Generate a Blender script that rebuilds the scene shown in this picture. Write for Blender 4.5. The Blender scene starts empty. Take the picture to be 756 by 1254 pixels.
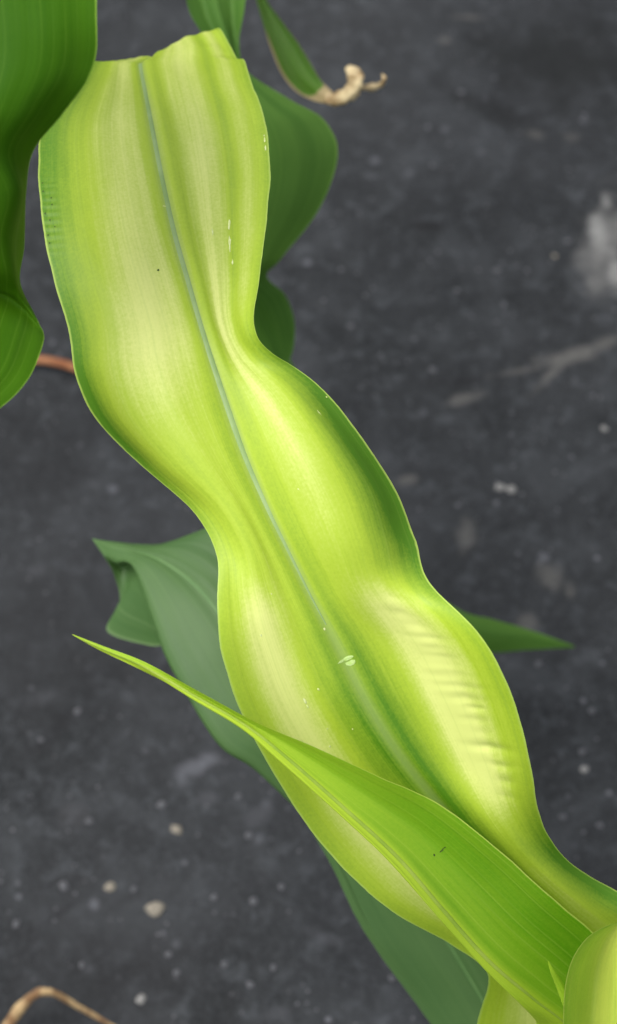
import bpy, bmesh, math, random
import numpy as np
from mathutils import Vector, noise

scene = bpy.context.scene
COL = scene.collection
random.seed(7)

# ------------------------------------------------------------------ camera
PITCH = math.radians(60)            # looking down at the plants
CAM = np.array([0.0, 0.0, 1.23])
FPX, CX, CY = 3138.0, 378.0, 627.0  # focal length in photo pixels, picture centre
FWD = np.array([0, math.cos(PITCH), -math.sin(PITCH)])
UP = np.array([0, math.sin(PITCH), math.cos(PITCH)])
RIGHT = np.array([1.0, 0, 0])
cam_data = bpy.data.cameras.new('camera')
cam = bpy.data.objects.new('camera', cam_data)
COL.objects.link(cam)
cam.location = CAM
cam.rotation_euler = (math.pi / 2 - PITCH, 0, 0)
cam_data.sensor_fit = 'VERTICAL'
cam_data.sensor_height = 22.2
cam_data.sensor_width = 22.2 * 756 / 1254
cam_data.lens = FPX / 1254 * 22.2
cam_data.clip_start = 0.02
cam_data.clip_end = 500
cam_data.dof.use_dof = True
cam_data.dof.focus_distance = 0.90
cam_data.dof.aperture_fstop = 6.8
scene.camera = cam

# ------------------------------------------------------------------ sky, sun, exposure
SUN_EL, SUN_AZ = math.radians(64), math.radians(-84)   # azimuth from +Y towards +X
world = bpy.data.worlds.new('World')
scene.world = world
world.use_nodes = True
wn, wl = world.node_tree.nodes, world.node_tree.links
wn.clear()
sky = wn.new('ShaderNodeTexSky')
sky.sky_type = 'NISHITA'
sky.sun_disc = False
sky.sun_elevation = SUN_EL
sky.sun_rotation = SUN_AZ
sky.air_density = 1.0
sky.dust_density = 4.0
hs = wn.new('ShaderNodeHueSaturation')
hs.inputs['Saturation'].default_value = 0.30           # thin cloud cover
bg = wn.new('ShaderNodeBackground')
bg.inputs['Strength'].default_value = 0.14
wo = wn.new('ShaderNodeOutputWorld')
wl.new(sky.outputs[0], hs.inputs['Color'])
wl.new(hs.outputs[0], bg.inputs['Color'])
wl.new(bg.outputs[0], wo.inputs['Surface'])
sd = bpy.data.lights.new('sun', 'SUN')
sd.energy = 1.5
sd.angle = math.radians(34)
sd.color = (1.0, 0.96, 0.90)
sun = bpy.data.objects.new('sun', sd)
COL.objects.link(sun)
dirv = Vector((math.sin(SUN_AZ) * math.cos(SUN_EL), math.cos(SUN_AZ) * math.cos(SUN_EL), math.sin(SUN_EL)))
sun.rotation_euler = dirv.to_track_quat('Z', 'Y').to_euler()
sun.location = (0, 0, 5)
vs = scene.view_settings
vs.view_transform = 'Standard'
vs.look = 'None'
vs.gamma = 1.0
vs.exposure = 1.0
vs.use_curve_mapping = False


# ------------------------------------------------------------------ helpers
def P(x, y, d):
    """photo pixel + depth along the view axis -> world point"""
    return CAM + d * (FWD + (x - CX) / FPX * RIGHT + (CY - y) / FPX * UP)


def G(x, y, z=0.0):
    """photo pixel -> point on the ground plane"""
    r = FWD + (x - CX) / FPX * RIGHT + (CY - y) / FPX * UP
    return CAM + r * ((z - CAM[2]) / r[2])


def tag(o, label=None, cat=None, group=None, kind=None):
    for k, v in (('label', label), ('category', cat), ('group', group), ('kind', kind)):
        if v:
            o[k] = v
    return o


def link_mesh(name, verts, faces, mat, parent=None, smooth=True):
    me = bpy.data.meshes.new(name)
    me.from_pydata([tuple(v) for v in verts], [], faces)
    if smooth:
        me.polygons.foreach_set('use_smooth', [True] * len(me.polygons))
    me.materials.append(mat)
    o = bpy.data.objects.new(name, me)
    COL.objects.link(o)
    if parent is not None:
        o.parent = parent
        o.matrix_parent_inverse = parent_world(parent).inverted()
    return o


def parent_world(p):
    from mathutils import Matrix
    return Matrix.Translation(p.location)      # a part's own location is zero, a thing's is its base


def empty(name, loc):
    o = bpy.data.objects.new(name, None)
    o.empty_display_size = 0.02
    COL.objects.link(o)
    o.location = loc
    return o


def catmull(pts, n):
    """pts (k, ...) -> n samples per segment, smooth through every point"""
    pts = np.asarray(pts, float)
    k = len(pts)
    ext = np.concatenate([[2 * pts[0] - pts[1]], pts, [2 * pts[-1] - pts[-2]]])
    out = []
    for i in range(k - 1):
        p0, p1, p2, p3 = ext[i:i + 4]
        for j in range(n):
            t = j / n
            out.append(0.5 * (2 * p1 + (p2 - p0) * t + (2 * p0 - 5 * p1 + 4 * p2 - p3) * t * t
                              + (3 * p1 - p0 - 3 * p2 + p3) * t ** 3))
    out.append(pts[-1])
    return np.array(out)


def sm(a, b, x):
    t = np.clip((x - a) / (b - a), 0, 1)
    return t * t * (3 - 2 * t)


# ------------------------------------------------------------------ materials
def new_mat(name):
    m = bpy.data.materials.new(name)
    m.use_nodes = True
    nt = m.node_tree
    nt.nodes.clear()
    return m, nt


class NT:
    def __init__(s, nt):
        s.nt = nt

    def n(s, typ, **kw):
        nd = s.nt.nodes.new(typ)
        for k, v in kw.items():
            setattr(nd, k, v)
        return nd

    def put(s, sock, v):
        if isinstance(v, bpy.types.NodeSocket):
            s.nt.links.new(v, sock)
        else:
            sock.default_value = v

    def math(s, op, a, b=0.0, c=0.0, clamp=False):
        nd = s.n('ShaderNodeMath', operation=op, use_clamp=clamp)
        for i, v in enumerate((a, b, c)):
            s.put(nd.inputs[i], v)
        return nd.outputs[0]

    def smooth(s, v, lo, hi, a=0.0, b=1.0):
        nd = s.n('ShaderNodeMapRange', interpolation_type='SMOOTHSTEP')
        for i, q in enumerate((v, lo, hi, a, b)):
            s.put(nd.inputs[i], q)
        return nd.outputs[0]

    def mix(s, f, a, b, blend='MIX'):
        nd = s.n('ShaderNodeMix', data_type='RGBA', blend_type=blend)
        s.put(nd.inputs[0], f)
        s.put(nd.inputs[6], a if isinstance(a, bpy.types.NodeSocket) else (*a, 1))
        s.put(nd.inputs[7], b if isinstance(b, bpy.types.NodeSocket) else (*b, 1))
        return nd.outputs[2]

    def noise(s, vec, scale, detail=3, rough=0.5, dist=0.0):
        nd = s.n('ShaderNodeTexNoise')
        s.put(nd.inputs['Vector'], vec)
        nd.inputs['Scale'].default_value = scale
        nd.inputs['Detail'].default_value = detail
        nd.inputs['Roughness'].default_value = rough
        nd.inputs['Distortion'].default_value = dist
        return nd.outputs[0]

    def scaled(s, vec, sc, off=(0, 0, 0)):
        nd = s.n('ShaderNodeMapping')
        s.put(nd.inputs['Vector'], vec)
        nd.inputs['Scale'].default_value = sc
        nd.inputs['Location'].default_value = off
        return nd.outputs[0]


def leaf_material(name, green, yellow, margin, trans=0.35, rough=0.42, streak=0.35, vein=0.25, spec=0.4,
                  trans_tint=(1.0, 1.0, 0.55), cream=None, rib_tint=None, seed=0.0, tan=None, mottle=0.12, bump=0.25):
    """blade: UV x = across (-1..1), y = metres along; 'pigment' attribute 0 green .. 1 yellow"""
    m, nt = new_mat(name)
    t = NT(nt)
    uv = t.n('ShaderNodeUVMap').outputs[0]
    uvs = t.scaled(uv, (1, 1, 1), (seed, seed * 2.3, seed))
    pig = t.n('ShaderNodeAttribute', attribute_name='pigment').outputs['Fac']
    broad = t.noise(t.scaled(uvs, (6, 5, 1)), 1.0, 2)
    mid = t.noise(t.scaled(uvs, (22, 7, 1)), 1.0, 3)
    fine = t.noise(t.scaled(uvs, (75, 16, 1)), 1.0, 2)
    patch = t.noise(t.scaled(uvs, (3, 30, 1)), 1.0, 4, 0.6)
    geo_n = t.noise(t.n('ShaderNodeTexCoord').outputs['Object'], 900, 2, 0.6)
    s = t.math('ADD', t.math('MULTIPLY', t.math('SUBTRACT', broad, 0.5), streak * 1.2),
               t.math('MULTIPLY', t.math('SUBTRACT', mid, 0.5), streak * 1.3))
    s = t.math('ADD', s, t.math('MULTIPLY', t.math('SUBTRACT', fine, 0.5), vein * 1.4))
    s = t.math('ADD', s, t.math('MULTIPLY', t.math('SUBTRACT', patch, 0.5), mottle * 2))
    s = t.math('ADD', s, t.math('MULTIPLY', t.math('SUBTRACT', geo_n, 0.5), 0.22))
    f = t.math('ADD', pig, s, clamp=True)
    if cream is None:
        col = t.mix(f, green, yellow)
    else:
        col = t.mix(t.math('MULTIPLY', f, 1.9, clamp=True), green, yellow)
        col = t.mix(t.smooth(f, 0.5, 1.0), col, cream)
    sep = t.n('ShaderNodeSeparateXYZ')
    t.put(sep.inputs[0], uv)
    au = t.math('ABSOLUTE', sep.outputs[0])
    # secondary veins: evenly spaced pale lines along the blade
    vw = t.math('SINE', t.math('MULTIPLY', sep.outputs[0], 62.0))
    vline = t.math('MULTIPLY', t.smooth(vw, 0.80, 1.0), t.smooth(t.noise(t.scaled(uvs, (14, 9, 1)), 1.0, 2), 0.42, 0.62))
    col = t.mix(t.math('MULTIPLY', vline, vein * 1.1), col, margin)
    if rib_tint is not None:      # pale tissue along the midrib, soft-edged
        wv = t.math('ADD', au, t.math('MULTIPLY', t.math('SUBTRACT', fine, 0.5), 0.02))
        col = t.mix(t.math('MULTIPLY', t.smooth(wv, 0.012, 0.075, 1.0, 0.0), 0.55), col, rib_tint)
    if tan is not None:
        dry = t.n('ShaderNodeAttribute', attribute_name='dry').outputs['Fac']
        dn = t.math('ADD', dry, t.math('MULTIPLY', t.math('SUBTRACT', patch, 0.5), 0.5))
        col = t.mix(t.smooth(dn, 0.35, 0.6), col, tan)
    edge_n = t.noise(t.scaled(uvs, (1, 260, 1)), 1.0, 2)
    edge = t.smooth(t.math('ADD', au, t.math('MULTIPLY', t.math('SUBTRACT', edge_n, 0.5), 0.012)), 0.980, 0.994)
    col = t.mix(edge, col, margin)
    bs = t.n('ShaderNodeBsdfPrincipled')
    t.put(bs.inputs['Base Color'], col)
    t.put(bs.inputs['Roughness'], t.math('ADD', rough, t.math('MULTIPLY', t.math('SUBTRACT', mid, 0.5), 0.2)))
    bs.inputs['Specular IOR Level'].default_value = spec
    tr = t.n('ShaderNodeBsdfTranslucent')
    t.put(tr.inputs['Color'], t.mix(1.0, col, trans_tint, 'MULTIPLY'))
    bp = t.n('ShaderNodeBump')
    bp.inputs['Strength'].default_value = bump
    bp.inputs['Distance'].default_value = 0.0006
    h = t.math('ADD', t.math('MULTIPLY', fine, 0.6), t.math('ADD', t.math('MULTIPLY', mid, 0.6), t.math('MULTIPLY', vw, 0.12)))
    h = t.math('ADD', h, t.math('MULTIPLY', patch, 0.35))
    t.put(bp.inputs['Height'], h)
    t.put(bs.inputs['Normal'], bp.outputs[0])
    t.put(tr.inputs['Normal'], bp.outputs[0])
    mx = t.n('ShaderNodeMixShader')
    mx.inputs[0].default_value = trans
    t.put(mx.inputs[1], bs.outputs[0])
    t.put(mx.inputs[2], tr.outputs[0])
    out = t.n('ShaderNodeOutputMaterial')
    t.put(out.inputs[0], mx.outputs[0])
    return m


def simple_mat(name, a, b, scale=60, rough=0.6, stretch=(1, 1, 1), spec=0.3, bump=0.3, dist=0.001, trans=0.0):
    m, nt = new_mat(name)
    t = NT(nt)
    co = t.scaled(t.n('ShaderNodeTexCoord').outputs['Object'], stretch)
    n1 = t.noise(co, scale, 4, 0.6)
    col = t.mix(t.smooth(n1, 0.35, 0.65), a, b)
    bs = t.n('ShaderNodeBsdfPrincipled')
    t.put(bs.inputs['Base Color'], col)
    bs.inputs['Roughness'].default_value = rough
    bs.inputs['Specular IOR Level'].default_value = spec
    bp = t.n('ShaderNodeBump')
    bp.inputs['Strength'].default_value = bump
    bp.inputs['Distance'].default_value = dist
    t.put(bp.inputs['Height'], n1)
    t.put(bs.inputs['Normal'], bp.outputs[0])
    out = t.n('ShaderNodeOutputMaterial')
    if trans > 0:
        tr = t.n('ShaderNodeBsdfTranslucent')
        t.put(tr.inputs['Color'], col)
        mx = t.n('ShaderNodeMixShader')
        mx.inputs[0].default_value = trans
        t.put(mx.inputs[1], bs.outputs[0])
        t.put(mx.inputs[2], tr.outputs[0])
        t.put(out.inputs[0], mx.outputs[0])
    else:
        t.put(out.inputs[0], bs.outputs[0])
    return m


def ground_material():
    m, nt = new_mat('dusty_black_sheet')
    t = NT(nt)
    co = t.n('ShaderNodeTexCoord').outputs['Object']
    big = t.noise(t.scaled(co, (1, 1, 1), (3.1, 1.7, 0)), 4.5, 3, 0.55)
    med = t.noise(t.scaled(co, (1, 1, 1), (0.7, 5.1, 0)), 22, 4, 0.6, 0.6)
    small = t.noise(co, 85, 5, 0.7, 0.4)
    grain = t.noise(co, 520, 3, 0.7)
    base = t.mix(t.smooth(big, 0.30, 0.70), (0.0094, 0.0106, 0.0114), (0.0206, 0.0220, 0.0240))
    base = t.mix(t.math('MULTIPLY', t.smooth(med, 0.42, 0.70), 0.65), base, (0.031, 0.0338, 0.0370))
    base = t.mix(t.math('MULTIPLY', t.smooth(small, 0.48, 0.72), 0.60), base, (0.052, 0.057, 0.063))
    base = t.mix(t.math('MULTIPLY', t.smooth(grain, 0.42, 0.70), 0.60), base, (0.0355, 0.0385, 0.042))
    # dried pale splashes, small round ones scattered over the sheet
    for sc, lo, hi, amt, colr, off in ((46, 0.20, 0.02, 0.65, (0.10, 0.104, 0.118), 0.0), (95, 0.22, 0.02, 0.75, (0.11, 0.113, 0.126), 4.0), (210, 0.26, 0.02, 0.8, (0.13, 0.13, 0.142), 9.0)):
        vo = t.n('ShaderNodeTexVoronoi')
        wob = t.n('ShaderNodeMixRGB') if False else None
        t.put(vo.inputs['Vector'], t.scaled(co, (1, 1, 1), (off, off, 0)))
        vo.inputs['Scale'].default_value = sc
        sepc = t.n('ShaderNodeSeparateColor')
        t.put(sepc.inputs[0], vo.outputs['Color'])
        pick = t.smooth(sepc.outputs[0], 0.66, 0.9)
        dd = t.math('ADD', vo.outputs['Distance'], t.math('MULTIPLY', t.math('SUBTRACT', small, 0.5), 0.25))
        spot = t.math('MULTIPLY', t.smooth(dd, hi, lo, 1.0, 0.0), pick)
        clump = t.smooth(med, 0.34, 0.58)
        base = t.mix(t.math('MULTIPLY', t.math('MULTIPLY', spot, clump), amt), base, colr)
    # dried lime splash, drag marks and darker places, each a set of ellipses on the sheet
    sp = t.n('ShaderNodeSeparateXYZ')
    t.put(sp.inputs[0], co)
    ragged = t.math('MULTIPLY', t.math('SUBTRACT', t.noise(co, 48, 5, 0.7), 0.5), 2.6)

    def ground_mark(x, y, rx, ry, ang):
        c = G(x, y)
        ax, ay = rx * 4.5e-4, ry * 4.9e-4
        dx = t.math('SUBTRACT', sp.outputs[0], float(c[0]))
        dy = t.math('SUBTRACT', sp.outputs[1], float(c[1]))
        ca, sa = math.cos(math.radians(ang)), math.sin(math.radians(ang))
        ex = t.math('DIVIDE', t.math('ADD', t.math('MULTIPLY', dx, ca), t.math('MULTIPLY', dy, sa)), ax)
        ey = t.math('DIVIDE', t.math('SUBTRACT', t.math('MULTIPLY', dy, ca), t.math('MULTIPLY', dx, sa)), ay)
        r = t.math('SQRT', t.math('ADD', t.math('MULTIPLY', ex, ex), t.math('MULTIPLY', ey, ey)))
        return t.smooth(t.math('ADD', r, ragged), 0.15, 1.35, 1.0, 0.0)
    for (x, y, rx, ry, ang, amt, colr) in sorted(GROUND_MARKS, key=lambda q: q[6][0] > 0.03):
        base = t.mix(t.math('MULTIPLY', ground_mark(x, y, rx, ry, ang), amt), base, colr)
    bs = t.n('ShaderNodeBsdfPrincipled')
    t.put(bs.inputs['Base Color'], base)
    t.put(bs.inputs['Roughness'], t.math('ADD', 0.62, t.math('MULTIPLY', small, 0.25)))
    bs.inputs['Specular IOR Level'].default_value = 0.10
    bp = t.n('ShaderNodeBump')
    bp.inputs['Strength'].default_value = 0.8
    bp.inputs['Distance'].default_value = 0.003
    t.put(bp.inputs['Height'], t.math('ADD', t.math('MULTIPLY', small, 0.6), t.math('ADD', med, t.math('MULTIPLY', grain, 0.15))))
    t.put(bs.inputs['Normal'], bp.outputs[0])
    out = t.n('ShaderNodeOutputMaterial')
    t.put(out.inputs[0], bs.outputs[0])
    return m


W1, W2, W3 = (0.17, 0.17, 0.165), (0.09, 0.09, 0.088), (0.085, 0.083, 0.078)
GROUND_MARKS = [  # x, y, half sizes in photo pixels, angle, strength, colour
    (742, 300, 34, 74, -12, 0.95, W2), (733, 285, 13, 26, 5, 0.9, W1), (742, 245, 10, 16, 0, 0.7, W1), (728, 345, 14, 22, 0, 0.7, W2),
    (755, 330, 12, 30, 0, 0.7, W1), (700, 436, 52, 11, 15, 0.75, W3), (672, 462, 30, 8, 48, 0.7, W3), (640, 455, 42, 6, 12, 0.5, W3),
    (570, 490, 26, 8, 20, 0.6, W3), (745, 420, 26, 10, 25, 0.5, W3), (498, 590, 16, 7, 20, 0.6, W3),
    (240, 940, 16, 12, 20, 0.7, (0.075, 0.078, 0.088)), (258, 930, 14, 10, 0, 0.7, (0.075, 0.078, 0.088)), (222, 950, 10, 14, 0, 0.7, (0.075, 0.078, 0.088)),
    (318, 995, 18, 10, 30, 0.5, (0.05, 0.052, 0.058)), (255, 975, 12, 8, 0, 0.5, (0.05, 0.052, 0.058)),
    (572, 658, 12, 24, -8, 0.55, W3), (672, 712, 18, 20, 10, 0.5, W3), (698, 728, 9, 14, 0, 0.5, W3), (645, 765, 14, 12, 30, 0.5, W3),
    (655, 160, 16, 8, -20, 0.5, W3), (700, 165, 12, 8, 0, 0.35, W3), (545, 45, 12, 8, 0, 0.5, W3), (575, 17, 20, 5, 0, 0.5, W3),
    (395, 1145, 30, 10, -25, 0.4, (0.05, 0.052, 0.058)), (340, 1240, 26, 10, 10, 0.4, (0.05, 0.052, 0.058)), (45, 700, 16, 8, 10, 0.4, (0.042, 0.043, 0.048)),
    (120, 595, 16, 8, 0, 0.35, (0.042, 0.043, 0.048)), (60, 850, 30, 10, 20, 0.25, (0.042, 0.043, 0.048)), (90, 1000, 20, 14, 0, 0.3, (0.045, 0.045, 0.049)),
    # darker places, broad patches and thin streaks
    (600, 130, 95, 22, -33, 0.55, (0.0075, 0.008, 0.008)), (525, 276, 28, 7, 4, 0.7, (0.009, 0.009, 0.0095)), (560, 470, 40, 8, 5, 0.5, (0.010, 0.010, 0.011)),
    (680, 70, 130, 75, -10, 0.75, (0.0105, 0.0115, 0.0115)), (90, 780, 160, 130, 20, 0.5, (0.0105, 0.011, 0.0118)), (60, 560, 90, 90, 0, 0.5, (0.0105, 0.011, 0.0118)), (120, 1180, 150, 90, 0, 0.4, (0.0115, 0.0115, 0.0125)), (60, 900, 50, 12, 45, 0.4, (0.008, 0.008, 0.009)), (75, 1115, 36, 5, 35, 0.5, (0.008, 0.008, 0.009)),
]

MAT_GROUND = ground_material()
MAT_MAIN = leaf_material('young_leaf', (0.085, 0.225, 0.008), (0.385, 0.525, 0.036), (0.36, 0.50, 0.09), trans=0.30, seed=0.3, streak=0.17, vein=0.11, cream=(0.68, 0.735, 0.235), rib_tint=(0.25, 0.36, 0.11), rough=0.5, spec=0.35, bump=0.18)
MAT_SECOND = leaf_material('bright_leaf', (0.12, 0.32, 0.005), (0.41, 0.57, 0.035), (0.45, 0.58, 0.10), trans=0.28, seed=1.7, streak=0.22, vein=0.15, rough=0.5, spec=0.3, bump=0.18)
MAT_INNER = leaf_material('inner_leaf', (0.15, 0.34, 0.008), (0.55, 0.64, 0.10), (0.42, 0.54, 0.10), trans=0.32, seed=2.9, streak=0.2, vein=0.12)
MAT_FRONT = leaf_material('deep_green_leaf', (0.020, 0.080, 0.001), (0.046, 0.130, 0.003), (0.15, 0.28, 0.03), trans=0.28, seed=3.7, vein=0.18, spec=0.08, rough=0.55, bump=0.12)
MAT_LOW = leaf_material('blue_green_leaf', (0.032, 0.088, 0.019), (0.070, 0.140, 0.040), (0.11, 0.19, 0.07), mottle=0.22, streak=0.5, trans=0.22, seed=5.1, rough=0.55, spec=0.35, bump=0.12)
MAT_BACK = leaf_material('dark_green_leaf', (0.040, 0.110, 0.014), (0.085, 0.180, 0.030), (0.12, 0.23, 0.04), mottle=0.22, streak=0.55, trans=0.28, seed=6.3, spec=0.15, rough=0.6, bump=0.1)
MAT_SCORCH = leaf_material('scorched_leaf', (0.05, 0.15, 0.008), (0.10, 0.22, 0.014), (0.30, 0.23, 0.10), trans=0.25, seed=7.7, tan=(0.42, 0.33, 0.17))
MAT_RIB = simple_mat('pale_midrib', (0.20, 0.31, 0.095), (0.27, 0.38, 0.15), 40, 0.45, (1, 1, 1), 0.4, 0.1, trans=0.2)
MAT_RIB_Y = simple_mat('yellow_midrib', (0.26, 0.40, 0.04), (0.36, 0.48, 0.07), 60, 0.45, trans=0.25)
MAT_RIB_D = simple_mat('green_midrib', (0.065, 0.145, 0.04), (0.09, 0.175, 0.055), 60, 0.5)
MAT_STALK = simple_mat('stalk_green', (0.10, 0.20, 0.02), (0.20, 0.30, 0.05), 30, 0.45, (1, 1, 0.15))
MAT_DRY = simple_mat('dry_straw', (0.24, 0.16, 0.07), (0.50, 0.41, 0.24), 150, 0.7, trans=0.1)
MAT_STICK = simple_mat('red_brown_stem', (0.16, 0.055, 0.018), (0.27, 0.12, 0.05), 120, 0.6)
MAT_STRAW = simple_mat('straw_stem', (0.13, 0.07, 0.03), (0.36, 0.26, 0.13), 110, 0.7)
MAT_PEB = [simple_mat('pebble_pale', (0.12, 0.12, 0.118), (0.20, 0.195, 0.185), 300, 0.85), simple_mat('pebble_grey', (0.045, 0.046, 0.051), (0.085, 0.087, 0.095), 300, 0.85),
           simple_mat('pebble_tan', (0.11, 0.098, 0.075), (0.21, 0.19, 0.155), 300, 0.85)]
MAT_SCAR = simple_mat('dry_scar', (0.46, 0.54, 0.16), (0.56, 0.61, 0.28), 500, 0.6)
MAT_DARKSPOT = simple_mat('dark_scar', (0.035, 0.075, 0.008), (0.06, 0.10, 0.012), 500, 0.7)


# ------------------------------------------------------------------ ground
def build_ground():
    def axis(lo, hi, step, far):
        a = list(np.arange(lo, hi + 1e-6, step))
        g, x, out = step, hi, []
        while x < far:
            g *= 1.5
            x += g
            out.append(x)
        g, x, pre = step, lo, []
        while x > -far:
            g *= 1.5
            x -= g
            pre.append(x)
        return pre[::-1] + a + out
    xs = axis(-0.45, 0.45, 0.008, 60)
    ys = axis(0.25, 1.25, 0.008, 60)
    verts, faces = [], []
    for y in ys:
        for x in xs:
            f = 1.0
            h = 0.006 * noise.noise((x * 3.2 + 1.3, y * 3.2, 0)) + 0.0022 * noise.noise((x * 11, y * 11 + 4, 1)) + 0.0008 * noise.noise((x * 34, y * 34, 2))
            if abs(x) > 2 or abs(y) > 3:
                h *= 0.3
            verts.append((x, y, h * f))
    nx = len(xs)
    for j in range(len(ys) - 1):
        for i in range(nx - 1):
            a = j * nx + i
            faces.append((a, a + 1, a + nx + 1, a + nx))
    o = link_mesh('ground', verts, faces, MAT_GROUND)
    tag(o, 'dusty black ground sheet with pale dried splashes under the maize plants', kind='structure')
    return o


def ground_h(x, y):
    return 0.006 * noise.noise((x * 3.2 + 1.3, y * 3.2, 0)) + 0.0022 * noise.noise((x * 11, y * 11 + 4, 1)) + 0.0008 * noise.noise((x * 34, y * 34, 2))


build_ground()


# ------------------------------------------------------------------ leaf builder
def row(L, M, R, d, off=(0, 0, 0, 0), L1=None, R1=None):
    """five points across a blade; off = depth offsets in cm of L, L1, R1, R against the midrib (+ is farther)"""
    L1 = L1 or ((L[0] + M[0]) / 2, (L[1] + M[1]) / 2)
    R1 = R1 or ((R[0] + M[0]) / 2, (R[1] + M[1]) / 2)
    ds = [d + off[0] / 100, d + off[1] / 100, d, d + off[2] / 100, d + off[3] / 100]
    return [P(p[0], p[1], q) for p, q in zip((L, L1, M, R1, R), ds)]


class Leaf:
    pass


def leaf(rows, mat, parent, nv=16, nu=40, pig=None, ruffle=0.0, relief=None, rib=None, rib_w=0.0016, rib_mat=None, label=None, dry=None,
         groove=1.0, name='leaf', seed=0):
    rows = np.array(rows)                         # (k, 5, 3)
    k = len(rows)
    cols = catmull(rows, nv)                      # (n, 5, 3)
    n = len(cols)
    grid = catmull(np.swapaxes(cols, 0, 1), nu // (rows.shape[1] - 1))   # (m, n, 3)
    grid = np.swapaxes(grid, 0, 1)                # (n, m, 3)
    m = grid.shape[1]
    u = np.linspace(-1, 1, m)
    rr = np.linspace(0, k - 1, n)                 # row coordinate
    seg = np.linalg.norm(np.diff(grid[:, m // 2], axis=0), axis=1)
    length = np.concatenate([[0], np.cumsum(seg)])
    U, RRc = np.meshgrid(u, rr)
    LEN = np.repeat(length[:, None], m, 1)
    # normals
    du = np.gradient(grid, axis=1)
    dv = np.gradient(grid, axis=0)
    nrm = np.cross(du, dv)
    nl = np.linalg.norm(nrm, axis=2, keepdims=True)
    nrm = nrm / np.maximum(nl, 1e-12)
    width = np.linalg.norm(grid[:, -1] - grid[:, 0], axis=1)
    wf = np.clip(width / 0.04, 0, 1)[:, None]
    disp = np.zeros_like(U)
    # shallow lengthwise corrugation and an uneven surface
    for i in range(n):
        for j in range(m):
            uu, ll = U[i, j], LEN[i, j]
            disp[i, j] = 0.0005 * noise.noise((uu * 7 + seed, ll * 9, seed)) + 0.0007 * noise.noise((uu * 2.5, ll * 25 + seed, seed + 3))
    disp *= wf
    disp += -0.0012 * groove * np.exp(-(U / 0.05) ** 2) * wf if rib else 0
    if ruffle:
        disp += ruffle * np.abs(U) ** 3 * np.sin(LEN * 95 + np.sign(U) * 1.3 + seed) * wf
    if relief is not None:
        disp = disp + relief(U, RRc, LEN)
    # slightly uneven margins
    dl = np.maximum(np.linalg.norm(du, axis=2, keepdims=True), 1e-9)
    wig = np.zeros_like(U)
    for i in range(n):
        for j in (0, m - 1):
            wig[i, j] = 0.0003 * noise.noise((length[i] * 90, j * 3.1, seed)) + 0.00008 * noise.noise((length[i] * 500, j * 1.7, seed + 9))
        wig[i, 1], wig[i, m - 2] = wig[i, 0] * 0.6, wig[i, m - 1] * 0.6
    grid = grid + nrm * disp[:, :, None] + du / dl * (wig * wf)[:, :, None]
    verts = grid.reshape(-1, 3)
    idx = np.arange(n * m).reshape(n, m)
    faces = np.stack([idx[:-1, :-1], idx[:-1, 1:], idx[1:, 1:], idx[1:, :-1]], -1).reshape(-1, 4).tolist()
    o = link_mesh(name, verts, faces, mat, parent)
    me = o.data
    uvl = me.uv_layers.new(name='UVMap')
    li = np.empty(len(me.loops), int)
    me.loops.foreach_get('vertex_index', li)
    uvv = np.stack([U.reshape(-1), LEN.reshape(-1)], -1)[li]
    uvl.data.foreach_set('uv', uvv.reshape(-1))
    at = me.attributes.new('pigment', 'FLOAT', 'POINT')
    pv = np.full(U.shape, 0.5) if pig is None else np.broadcast_to(pig(U, RRc, LEN / length[-1]), U.shape)
    at.data.foreach_set('value', np.ascontiguousarray(pv, dtype=np.float32).reshape(-1))
    if dry is not None:
        at = me.attributes.new('dry', 'FLOAT', 'POINT')
        at.data.foreach_set('value', np.ascontiguousarray(np.broadcast_to(dry(U, RRc, LEN / length[-1]), U.shape), dtype=np.float32).reshape(-1))
    if label:
        o['label'] = label
    L = Leaf()
    L.o, L.grid, L.n, L.m, L.k, L.len = o, grid, n, m, k, length
    if rib:
        c = m // 2
        i0, i1 = int(rib[0] * (n - 1)), int(rib[1] * (n - 1))
        g0 = np.cross(np.gradient(grid, axis=1), np.gradient(grid, axis=0))
        g0 /= np.maximum(np.linalg.norm(g0, axis=2, keepdims=True), 1e-12)
        side = np.gradient(grid, axis=1)[:, c]
        side /= np.maximum(np.linalg.norm(side, axis=1, keepdims=True), 1e-12)
        if np.dot(g0[n // 2, c], CAM - grid[n // 2, c]) < 0:
            g0 = -g0
        rv, rf = [], []
        K = 10
        for i in range(i0, i1 + 1):
            f = (i - i0) / max(1, i1 - i0)
            w = rib_w * (1 - 0.55 * f) * min(1, 0.1 + 3.5 * f, 0.15 + 4 * (1 - f)) + 0.0001
            for q in range(K):
                a = 2 * math.pi * q / K
                up = math.sin(a) * (0.30 if math.sin(a) > 0 else 0.8) * w
                rv.append(grid[i, c] + side[i] * math.cos(a) * w + g0[i, c] * (up + 0.0001))
        nr = i1 - i0 + 1
        for i in range(nr - 1):
            for q in range(K):
                rf.append((i * K + q, i * K + (q + 1) % K, (i + 1) * K + (q + 1) % K, (i + 1) * K + q))
        rf.append(tuple(range(K)))
        rf.append(tuple(range((nr - 1) * K, nr * K))[::-1])
        L.rib = link_mesh('midrib', rv, rf, rib_mat or MAT_RIB, o)
    return L


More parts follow.
